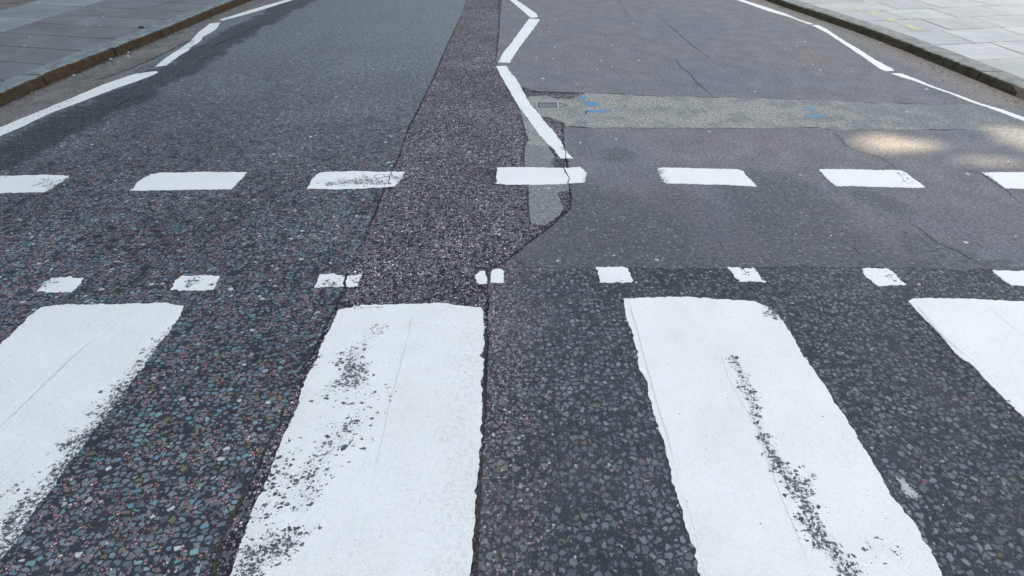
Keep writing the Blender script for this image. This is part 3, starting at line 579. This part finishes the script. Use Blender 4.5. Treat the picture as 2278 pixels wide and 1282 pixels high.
for px, lab, caps in ZZ: marking('zigzag_line', px, lab, 'road marking', GZ, caps, .02, .06, .004, dirt=.2, edge=.6)
# cracks that run through the paint
crack(P([(1257, 372), (1259, 380), (1264, 395), (1266, 413)]), .008, z=.0068, seed=31, taper=False, jit=.012)
crack(P([(1250, 318), (1257, 335), (1257, 357)]), .007, z=.0068, seed=32, taper=False, jit=.008)
crack(P([(876, 380), (868, 391), (864, 404), (868, 414)]), .007, z=.0068, seed=33, jit=.012)
crack(P([(772, 612), (769, 628), (768, 644)]), .014, z=.0068, seed=34, taper=False)
crack(P([(1995, 384), (2008, 398), (2005, 410)]), .003, z=.0068, seed=35)
# ------------------------------------------------------------------ sprayed survey marks
def spray(name, blobs, mat, label, z=.0047, level=0.0, group=None):
    """several dabs of one mark, kept as one mesh"""
    bm_all = bmesh.new()
    lay = bm_all.verts.layers.float.new('edge')
    for b in blobs:
        pts = ragged([Vector((*at(x, y, level).to_2d(), 0)) for x, y in b], .012, .006, b[0][0] % 50)
        c = sum(pts, Vector()) / len(pts)
        rings = []
        for k, e in ((1.25, 1.0), (.85, .5), (.45, .12)):
            r = []
            for p in pts:
                q = c + (p - c) * k; v = bm_all.verts.new((q.x, q.y, z + level)); v[lay] = e; r.append(v)
            rings.append(r)
        cv = bm_all.verts.new((c.x, c.y, z + level)); cv[lay] = 0.0
        n = len(pts)
        for a, bq in ((0, 1), (1, 2)):
            for i in range(n): bm_all.faces.new((rings[a][i], rings[a][(i + 1) % n], rings[bq][(i + 1) % n], rings[bq][i]))
        for i in range(n): bm_all.faces.new((rings[2][i], rings[2][(i + 1) % n], cv))
    bmesh.ops.recalc_face_normals(bm_all, faces=bm_all.faces[:])
    if sum(f.normal.z for f in bm_all.faces) < 0: bmesh.ops.reverse_faces(bm_all, faces=bm_all.faces[:])
    loc = sum((v.co for v in bm_all.verts), Vector()) / len(bm_all.verts); loc.z = z + level
    return tag(link(name, bm_all, mat, loc=loc), label, 'spray mark', group)
GB = 'blue sprayed marks on the trench patch'
spray('spray_mark', [[(1298, 230), (1312, 228), (1331, 231), (1328, 238), (1305, 238)], [(1288, 218), (1304, 216), (1302, 223), (1290, 223)]], M['blue'], 'bright blue sprayed dab on the trench patch, right of the iron cover', group=GB)
spray('spray_mark', [[(1298, 247), (1310, 247), (1360, 247), (1358, 252), (1310, 252), (1298, 253)]], M['blue'], 'thin blue sprayed arrow with a dark tip, right of the iron cover', group=GB)
crack(P([(1302, 258), (1304, 250), (1312, 248), (1300, 249)]), .012, z=.0050, seed=41)
spray('spray_mark', [[(1785, 240), (1800, 238), (1817, 243), (1812, 249), (1792, 247)], [(1790, 257), (1815, 255), (1842, 258), (1838, 263), (1795, 263)]], M['faded_blue'], 'faded blue sprayed mark in the middle of the trench patch', group=GB)
spray('spray_mark', [[(1432, 113), (1440, 111), (1452, 114), (1444, 117), (1436, 116)]], M['red'], 'faint pink sprayed fleck on the fine grey asphalt')
# ------------------------------------------------------------------ iron valve cover
vc = at(1217.5, 237.5); e = bpy.data.objects.new('valve_cover', None); C.objects.link(e); e.location = (vc.x, vc.y, .004)
tag(e, 'small rectangular iron valve cover set in the trench patch beside the centre line', 'iron cover')
def ring_box(x, y, w, z0, z1):
    bm = bmesh.new()
    o = [(-x, -y), (x, -y), (x, y), (-x, y)]; i = [(-x + w, -y + w), (x - w, -y + w), (x - w, y - w), (-x + w, y - w)]
    def lv(pts, z): return [bm.verts.new((a, b, z)) for a, b in pts]
    ob, ot, ib, it = lv(o, z0), lv(o, z1), lv(i, z0), lv(i, z1)
    for k in range(4):
        n = (k + 1) % 4
        bm.faces.new((ob[k], ob[n], ot[n], ot[k])); bm.faces.new((ot[k], ot[n], it[n], it[k])); bm.faces.new((it[k], it[n], ib[n], ib[k]))
    bmesh.ops.recalc_face_normals(bm, faces=bm.faces[:]); return bm
def box(bm, x0, x1, y0, y1, z0, z1):
    v = [bm.verts.new(c) for c in ((x0, y0, z0), (x1, y0, z0), (x1, y1, z0), (x0, y1, z0), (x0, y0, z1), (x1, y0, z1), (x1, y1, z1), (x0, y1, z1))]
    for f in ((0, 3, 2, 1), (4, 5, 6, 7), (0, 1, 5, 4), (1, 2, 6, 5), (2, 3, 7, 6), (3, 0, 4, 7)): bm.faces.new([v[i] for i in f])
    return bm
link('frame', ring_box(.084, .078, .008, 0, .0075), M['frame'], e)
bm = box(bmesh.new(), -.074, .074, -.068, .050, .0, .0045)
for i in range(-3, 4): box(bm, i * .02 - .005, i * .02 + .005, -.055, .036, .0046, .0066)
link('lid', bm, M['iron'], e)
link('gap', box(bmesh.new(), -.0755, .0755, .0505, .0695, .0, .0012), M['gap_shade'], e)  # near-black strip stands in for the shade inside the gap
for sx in (-1, 1): link('lifting_slot', box(bmesh.new(), sx * .066 - .007, sx * .066 + .007, -.022, .010, .0047, .0058), M['gap_shade'], e)  # dark boxes on the lid, the slots' shade put into colour
# ------------------------------------------------------------------ gum and litter
def blob(name, mat, r=.01, h=.0022, seed=1):
    bm = bmesh.new(); n = 14
    rr = [r * (1 + .35 * nz(math.cos(6.283 * i / n), math.sin(6.283 * i / n), 1.3, seed)) for i in range(n)]
    lo = [bm.verts.new((math.cos(6.283 * i / n) * rr[i], math.sin(6.283 * i / n) * rr[i], 0)) for i in range(n)]
    hi = [bm.verts.new((math.cos(6.283 * i / n) * rr[i] * .75, math.sin(6.283 * i / n) * rr[i] * .75, h)) for i in range(n)]
    for i in range(n): bm.faces.new((lo[i], lo[(i + 1) % n], hi[(i + 1) % n], hi[i]))
    bm.faces.new(hi)
    return link(name, bm, mat, smooth=False)
gum_px = [(646, 137), (757, 186), (748, 217), (702, 303), (691, 306), (830, 155), (858, 318), (865, 363), (1088, 75), (1066, 130), (1236, 45), (1223, 61), (1221, 72), (1202, 79), (1234, 107), (1193, 129), (1231, 132), (1336, 136), (1362, 149), (1422, 136), (1329, 155), (1409, 53),
          (1361, 102), (1283, 189), (1208, 176), (1678, 205), (1577, 294), (1370, 311), (1291, 319), (1640, 345), (1577, 24), (1772, 104), (1790, 94), (1808, 145), (1825, 158), (1896, 161), (2061, 200), (2017, 250), (2243, 361), (2152, 389), (1780, 391), (1848, 526), (2258, 528), (1365, 570),
          (1240, 582), (1461, 580), (72, 529), (1044, 340), (700, 380), (1070, 361), (1098, 969)]
proto = blob('gum_spot', M['gum'], .012); made = False
for i, (x, y) in enumerate(gum_px):
    o = proto if i == 0 else proto.copy()
    if i: C.objects.link(o)
    p = at(x, y); o.location = (p.x, p.y, .0042); o.rotation_euler.z = random.random() * 6.28
    s = random.uniform(.55, 1.05) * (1.0 if y > 330 else 1.3); o.scale = (s, s * random.uniform(.6, 1), 1)
    tag(o, 'tiny pale fleck of old gum flattened on the asphalt', 'gum', 'pale gum flecks on the road')
def special(x, y, sx, sy, lab, lev=0.0):
    o = proto.copy(); C.objects.link(o); p = at(x, y, lev); o.location = (p.x, p.y, lev + .0042); o.scale = (sx, sy, 1.2); o.rotation_euler.z = 0
    return tag(o, lab, 'gum')
special(609, 345, 1.0, .7, 'round white gum spot above the third give-way dash').pop('group', None) if False else special(609, 345, 1.0, .7, 'round white gum spot above the third give-way dash')
special(514, 645, .95, .9, 'white paint blot beside the second stud mark from the left edge')
special(1220, 421, .75, .8, 'white gum spot on the concrete tongue just below the cracked dash')
special(2147, 541, .9, 1.0, 'white gum spot beside the crack below the large sunlit patch')
special(2043, 635, .6, .5, 'small white paint fleck right of the creased stud mark')
special(1415, 630, .5, .4, 'small white paint fleck touching the clean stud mark')
for o in list(C.objects):
    if o.get('category') == 'gum' and o.get('group') and 'tiny' not in o['label']: del o['group']
o = spray('paint_spill', [[(1990, 1062), (2005, 1066), (2030, 1092), (2048, 1106), (2040, 1116), (2015, 1104), (2000, 1082)]], M['scuff'], 'pale scuff of spilt paint on the dark asphalt right of the worn stripe')
o['category'] = 'paint spill'
for x, y, lab in ((208, 154, 'scrap of white litter in the left gutter by the kerb'),):
    pass
litter = [(246, 133), (286, 118), (285, 126), (165, 169), (388, 73), (2176 - 219, 97)]
pl = blob('litter_scrap', M['gum'], .014, .006, 8)
for i, (x, y) in enumerate(litter):
    o = pl if i == 0 else pl.copy()
    if i: C.objects.link(o)
    p = at(x, y); o.location = (p.x, p.y, .0042); o.scale = (random.uniform(.8, 1.4), random.uniform(.5, .9), 1); o.rotation_euler.z = random.random() * 3
    tag(o, 'tiny scrap of pale litter in the gutter beside the left kerb' if x < 1000 else 'tiny scrap of pale litter in the gutter beside the mossy right kerb', 'litter', 'scraps of litter in the left gutter' if x < 1000 else None)
# ------------------------------------------------------------------ grit washed into the gutters
def gravel(name, n, place, mats, seed):
    rg_ = random.Random(seed); bm = bmesh.new()
    for i in range(n):
        x, y, z = place(rg_); r = rg_.choice((.002, .0025, .003, .003, .005)) * rg_.uniform(.7, 1.4); a0 = rg_.random() * 6.28; mi = rg_.choice((0, 1, 1, 1, 2))
        lo = []; hi = []
        for k in range(5):
            a = a0 + k * 1.2566; rr = r * rg_.uniform(.6, 1.2); lo.append(bm.verts.new((x + rr * math.cos(a), y + rr * math.sin(a), z)))
            hi.append(bm.verts.new((x + rr * .6 * math.cos(a), y + rr * .6 * math.sin(a), z + r * rg_.uniform(.6, 1.1))))
        for k in range(5): bm.faces.new((lo[k], lo[(k + 1) % 5], hi[(k + 1) % 5], hi[k])).material_index = mi
        bm.faces.new(hi).material_index = mi
    return structure(link(name, bm, mats), 'stuff')
def line_x(line, y):
    for i in range(len(line) - 1):
        if line[i].y <= y <= line[i + 1].y: return line[i].x + (line[i + 1].x - line[i].x) * (y - line[i].y) / (line[i + 1].y - line[i].y)
    return line[-1].x
GM = [mat_simple('grit_dark', (.04, .036, .033), 90), mat_simple('grit_brown', (.13, .105, .085), 90), mat_simple('grit_pale', (.34, .32, .30), 90)]
def pl_left(r):
    y = r.uniform(3.2, 9.2); return line_x(KL, y) + .004 + min(.42, r.expovariate(9)), y, .0043
def pl_right(r):
    y = r.uniform(3.3, 9.2); return line_x(KR, y) - .004 - min(.5, r.expovariate(8)), y, .0043
gravel('gutter_gravel', 1500, pl_left, GM, 1); gravel('gutter_gravel', 1300, pl_right, GM, 2)
# ------------------------------------------------------------------ kerbs
def kerb(name, line, side, h, width, joints, mat):
    """granite stones with open joints; side -1 = pavement lies to the left"""
    ys = [-3.0] + sorted(joints) + [26.0]
    full = []
    for a, b in zip(ys, ys[1:]):
        k = max(1, round((b - a) / 1.0)); full += [(a + (b - a) * i / k, a + (b - a) * (i + 1) / k) for i in range(k)]
    def fx(y):
        for i in range(len(line) - 1):
            if line[i].y <= y <= line[i + 1].y or i == len(line) - 2:
                return line[i].x + (line[i + 1].x - line[i].x) * (y - line[i].y) / (line[i + 1].y - line[i].y)
        return line[0].x
    prof = [(0, -.02, 1), (.0, .03, 1), (0, h - .02, .9), (.006, h - .007, .55), (.020, h, .15), (.07, h + .002, 0), (width - .012, h + .003, 0), (width, h - .006, .2), (width, -.02, 0)]
    bm = bmesh.new(); lay = bm.verts.layers.float.new('face')
    for si, (y0, y1) in enumerate(full):
        dz = random.uniform(-.004, .004); dx = random.uniform(-.005, .005); n = max(2, int((y1 - y0) / .045)); g = .007; rows = []
        if y0 > 9.5 or y1 < 1: n = 2
        for i in range(n + 1):
            y = y0 + g + (y1 - y0 - 2 * g) * i / n; endk = .006 if i in (0, n) else 0
            row = []
            for px, pz, fc in prof:
                j = nz(y * 1.0, px * 3 + pz * 5, 9, si) * .006 if pz > 0 else 0
                v = bm.verts.new((fx(y) + side * (px + dx + j + (endk if fc > .4 else 0)), y, pz + dz * (pz > .02) + (j * .5 - endk * .6 if pz > .05 else 0))); v[lay] = fc; row.append(v)
            rows.append(row)
        for i in range(n):
            for k in range(len(prof) - 1): bm.faces.new((rows[i][k], rows[i + 1][k], rows[i + 1][k + 1], rows[i][k + 1]))
        bm.faces.new(rows[0]); bm.faces.new(rows[-1])
    bmesh.ops.recalc_face_normals(bm, faces=bm.faces[:])
    return structure(link(name, bm, mat)), fx
HL, HR = .09, .08
_, kxl = kerb('left_kerb', KL, -1, HL, .19, [at(x, y).y for x, y in ((107, 190), (262, 126), (364, 84), (470, 37))], M['kerb_l'])
_, kxr = kerb('right_kerb', KR, 1, HR, .20, [at(x, y).y for x, y in ((1902, 72), (2020, 118), (2170, 180))], M['kerb_r'])
# ------------------------------------------------------------------ pavements of real slabs
def pavement(name, rows, cols_of, xlim, h, mat_of, bed, skew, seed, back=None):
    rnd = random.Random(seed)
    groups = {}
    for ri in range(len(rows) - 1):
        cols = cols_of(ri)
        for ci in range(len(cols) - 1):
            groups.setdefault(mat_of(ri, cols[ci], cols[ci + 1]), []).append((ri, cols[ci], cols[ci + 1]))
    bm = bmesh.new(); lay = bm.verts.layers.float_color.new('shade'); mats = []
    for mi, (mk, L) in enumerate(groups.items()):
        mats.append(M[mk])
        for ri, xa, xb in L:
            y0, y1 = rows[ri], rows[ri + 1]; g = .010; t = rnd.uniform(-.0015, .0015); k = rnd.uniform(.88, 1.10); kk = (k * rnd.uniform(.98, 1.03), k, k * rnd.uniform(.97, 1.03), 1)
            y_at = lambda x, y: y + skew(x)
            def xa_(y, x): 
                return x(y) if callable(x) else x
            cs = []
            for x, y, sx, sy in ((xa, y0, 1, 1), (xb, y0, -1, 1), (xb, y1, -1, -1), (xa, y1, 1, -1)):
                xx = xa_(y, x) + sx * g; cs.append((xx, y_at(xx, y) + sy * g, sx, sy))
            lo = [bm.verts.new((c[0], c[1], h - .03)) for c in cs]
            md = [bm.verts.new((c[0], c[1], h - .003 + t)) for c in cs]
            hi = [bm.verts.new((c[0] + c[2] * .003, c[1] + c[3] * .003, h + t)) for c in cs]
            for v in lo + md + hi: v[lay] = kk
            for i in range(4):
                n = (i + 1) % 4
                for f in ((lo[i], lo[n], md[n], md[i]), (md[i], md[n], hi[n], hi[i])): bm.faces.new(f).material_index = mi
            bm.faces.new(hi).material_index = mi
    bmesh.ops.recalc_face_normals(bm, faces=bm.faces[:])
    return structure(link(name, bm, mats))
LS = lambda x: -.215 * (x + 4.56)
lrows = [5.36 + .457 * k for k in range(-13, 16)]
edge_l = lambda y: kxl(y) - .19
def lcols(ri):
    return [edge_l, -4.56, -5.01, -5.45][::-1]
pavement('left_pavement', lrows, lcols, None, HL, lambda r, a, b: 'slab_l', 'bed', LS, 3)
lrows2 = [6.02 + .665 * k for k in range(-9, 10)]
pavement('left_inner_pavement', lrows2, lambda ri: [-9.6, -8.9, -8.1, -7.2, -6.32, -5.45], None, HL + .0005, lambda r, a, b: 'slab_m' if a > -6.4 else 'slab_b', 'bed', lambda x: -.19 * (x + 5.45), 4)
RS = lambda x: .165 * (x - 4.8)
rrows = [5.07 + .545 * k for k in range(-11, 14)]
edge_r = lambda y: kxr(y) + .20
rtab = {11: [4.82, 5.50, 6.2], 12: [4.655, 5.385, 6.1], 13: [4.78, 5.45, 6.15], 14: [4.62, 5.28, 6.05], 15: [4.85, 5.45, 6.18], 10: [4.75, 5.45, 6.1]}
def rcols(ri):
    base = rtab.get(ri, [4.7 + .13 * (ri % 3 - 1), 5.42 + .1 * (ri % 2), 6.12])
    return [edge_r] + base + [base[-1] + .75, base[-1] + 1.5, base[-1] + 2.3, base[-1] + 3.1]
pavement('right_pavement', rrows, rcols, None, HR, lambda r, a, b: 'slab_r', 'bed_r', RS, 5)
for nm, x0, x1, m, hh in (('left_pavement_bed', -9.8, -4.08, 'bed', HL), ('right_pavement_bed', 4.06, 9.4, 'bed_r', HR)):
    bm = box(bmesh.new(), x0, x1, -3.0, 12.6, -.02, hh - .007); structure(link(nm, bm, M[m]))
# yellow sprayed marks on the right pavement
GY = 'yellow sprayed marks on the right pavement'
Q = lambda L: L
for dabs, lab in (([[(1898, 16), (1908, 19), (1926, 25), (1922, 27), (1905, 22)], [(1925, 28), (1945, 25), (1966, 35), (1940, 34)]], 'broken yellow sprayed streak on the white slabs, farthest of the yellow marks'),
                  ([[(1960, 42), (1990, 40), (2000, 49), (1968, 49)]], 'pale yellow sprayed dab on the white slabs between two longer streaks'),
                  ([[(1994, 55), (2022, 54), (2040, 62), (2070, 69), (2040, 71), (2015, 63)]], 'bright yellow sprayed streak across two white slabs'),
                  ([[(2077, 78), (2082, 79), (2130, 95), (2124, 96), (2100, 88)]], 'thin straight yellow sprayed line ending at a slab joint')):
    spray('spray_mark', dabs, M['yellow'], lab, z=.0026, level=HR, group=GY)
# dark scrap and gum on the left pavement
o = blob('litter_scrap', M['dark'], .028, .012, 3); p = at(315, 62.5, HL); o.location = (p.x, p.y, HL + .0026); o.scale = (1, .6, 1); tag(o, 'small black scrap of litter on the left pavement near the kerb', 'litter')
for i, (x, y) in enumerate([(67, 83), (54, 103), (230, 38), (195, 57), (221, 58)]):
    o = proto.copy(); C.objects.link(o); p = at(x, y, HL); o.location = (p.x, p.y, HL + .0026); o.scale = (1.5, 1.1, 1)
    tag(o, 'tiny pale fleck of gum on the dark slabs of the left pavement', 'gum', 'pale gum flecks on the left pavement')
# ------------------------------------------------------------------ light
SUN_EL = math.radians(36); SUN = Vector((-.965, -.262, 0)).normalized() * math.cos(SUN_EL) + Vector((0, 0, math.sin(SUN_EL)))
L = bpy.data.lights.new('sun', 'SUN'); L.energy = 3.6; L.angle = math.radians(.5); L.color = (1, .93, .82)
lo = bpy.data.objects.new('sun', L); C.objects.link(lo); lo.rotation_euler = SUN.to_track_quat('Z', 'Y').to_euler()
w = bpy.data.worlds.new('World'); bpy.context.scene.world = w; w.use_nodes = True
nt = w.node_tree; nt.nodes.clear()
sky = nt.nodes.new('ShaderNodeTexSky'); sky.sky_type = 'NISHITA'; sky.sun_disc = False; sky.sun_elevation = SUN_EL
sky.sun_rotation = math.atan2(SUN.x, SUN.y); sky.air_density = 1.0; sky.dust_density = 3.0; sky.ozone_density = 1.0
bg = nt.nodes.new('ShaderNodeBackground'); bg.inputs[1].default_value = .15
ow = nt.nodes.new('ShaderNodeOutputWorld'); nt.links.new(sky.outputs[0], bg.inputs[0]); nt.links.new(bg.outputs[0], ow.inputs[0])
# ------------------------------------------------------------------ added out of view to cast the shade: two brick blocks and a tree
def block(y0, y1, height, label):
    e = bpy.data.objects.new('shade_block', None); C.objects.link(e); e.location = (-11, y0, 0); tag(e, label, 'building')
    dy = y1 - y0
    link('wall', box(bmesh.new(), -5, 0, 0, dy, -.02, height), M['brick'], e)
    link('roof', box(bmesh.new(), -5.2, .35, -.0, dy, height, height + .5), M['slate'], e)
    link('cornice', box(bmesh.new(), .004, .25, 0, dy, height - .9, height - .5), M['stone'], e)
    n = int(dy // 4)
    for r in range(4):
        for k in range(n):
            fr = link('window', ring_box(.7, .95, .1, 0, .06), M['stone'], e); fr.rotation_euler = (0, math.pi / 2, 0); fr.rotation_euler = (math.pi / 2, 0, math.pi / 2)
            fr.location = (.005, 2 + k * 4, 2.2 + r * 3.2)
            bm = bmesh.new(); box(bm, -.6, .6, -.85, .85, .004, .02); link('pane', bm, M['glass'], fr)
block(.6, 44, 17, 'unseen long red brick block added beyond the left pavement to cast shade, north of the tree')
block(-40, -3.0, 17, 'unseen long red brick block added beyond the left pavement to cast shade, south of the tree')
tree = bpy.data.objects.new('shade_tree', None); C.objects.link(tree); tree.location = (-13.4, -1.2, 0)
tag(tree, 'unseen dense leafy tree added between the two brick blocks to cast dappled shade', 'tree')
bm = bmesh.new()
bmesh.ops.create_cone(bm, cap_ends=True, segments=12, radius1=.32, radius2=.14, depth=9)
for v in bm.verts: v.co.z += 4.5
for k in range(7):
    a = k * .9; d = Vector((math.cos(a), math.sin(a), 1.1)).normalized(); b = Vector((0, 0, 4 + k * .6))
    r = bmesh.ops.create_cone(bm, cap_ends=True, segments=6, radius1=.09, radius2=.02, depth=3)['verts']
    rot = d.to_track_quat('Z', 'Y')
    for v in r: v.co = rot @ (v.co + Vector((0, 0, 1.5))) + b
link('trunk', bm, M['bark'], tree)
PATCH = [(at(2004, 320), .14, .11), (at(1945, 324), .05, .03), (at(2318, 318), .15, .24), (at(2205, 359), .10, .02)]  # leaves that would shade these spots are left out, shaping the sun patches
bm = bmesh.new(); rl = random.Random(5)
SG = Vector((SUN.x / SUN.z, SUN.y / SUN.z))
for i in range(22000):
    while True:
        q = Vector((rl.uniform(-1, 1), rl.uniform(-1, 1), rl.uniform(-1, 1)))
        if q.x ** 2 + q.y ** 4 + q.z ** 6 < 1: break
    c = Vector((q.x * 2.3, q.y * 1.75, 9.6 + q.z * 9.2)); wc = c + tree.location
    gx, gy = wc.x - SG.x * wc.z, wc.y - SG.y * wc.z
    if any(((gx - p.x) / (rx + .15)) ** 2 + ((gy - p.y) / (ry + .12)) ** 2 < 1 for p, rx, ry in PATCH): continue
    u = (SUN * 1.3 + Vector((rl.gauss(0, 1), rl.gauss(0, 1), rl.gauss(0, 1))).normalized()).normalized(); t = u.orthogonal().normalized(); b = u.cross(t); s = rl.uniform(.09, .15)
    bm.faces.new([bm.verts.new(c + t * s * a + b * s * d) for a, d in ((-1, 0), (-.35, .6), (.5, .5), (1.1, 0), (.5, -.5), (-.35, -.6))])
link('crown', bm, M['leaf'], tree)
# ------------------------------------------------------------------ camera
cam = bpy.data.cameras.new('camera'); co = bpy.data.objects.new('camera', cam); C.objects.link(co)
co.location = (0, 0, H); co.rotation_euler = (math.pi / 2 - TILT, 0, 0)
cam.sensor_width = 36; cam.lens = F / 2278 * 36; cam.clip_start = .05; cam.clip_end = 1000
sc = bpy.context.scene; sc.camera = co
sc.view_settings.view_transform = 'Standard'; sc.view_settings.look = 'None'; sc.view_settings.gamma = 1
sc.view_settings.exposure = 2.05
sc.view_settings.use_white_balance = True; sc.view_settings.white_balance_temperature = 9300; sc.view_settings.white_balance_tint = 6
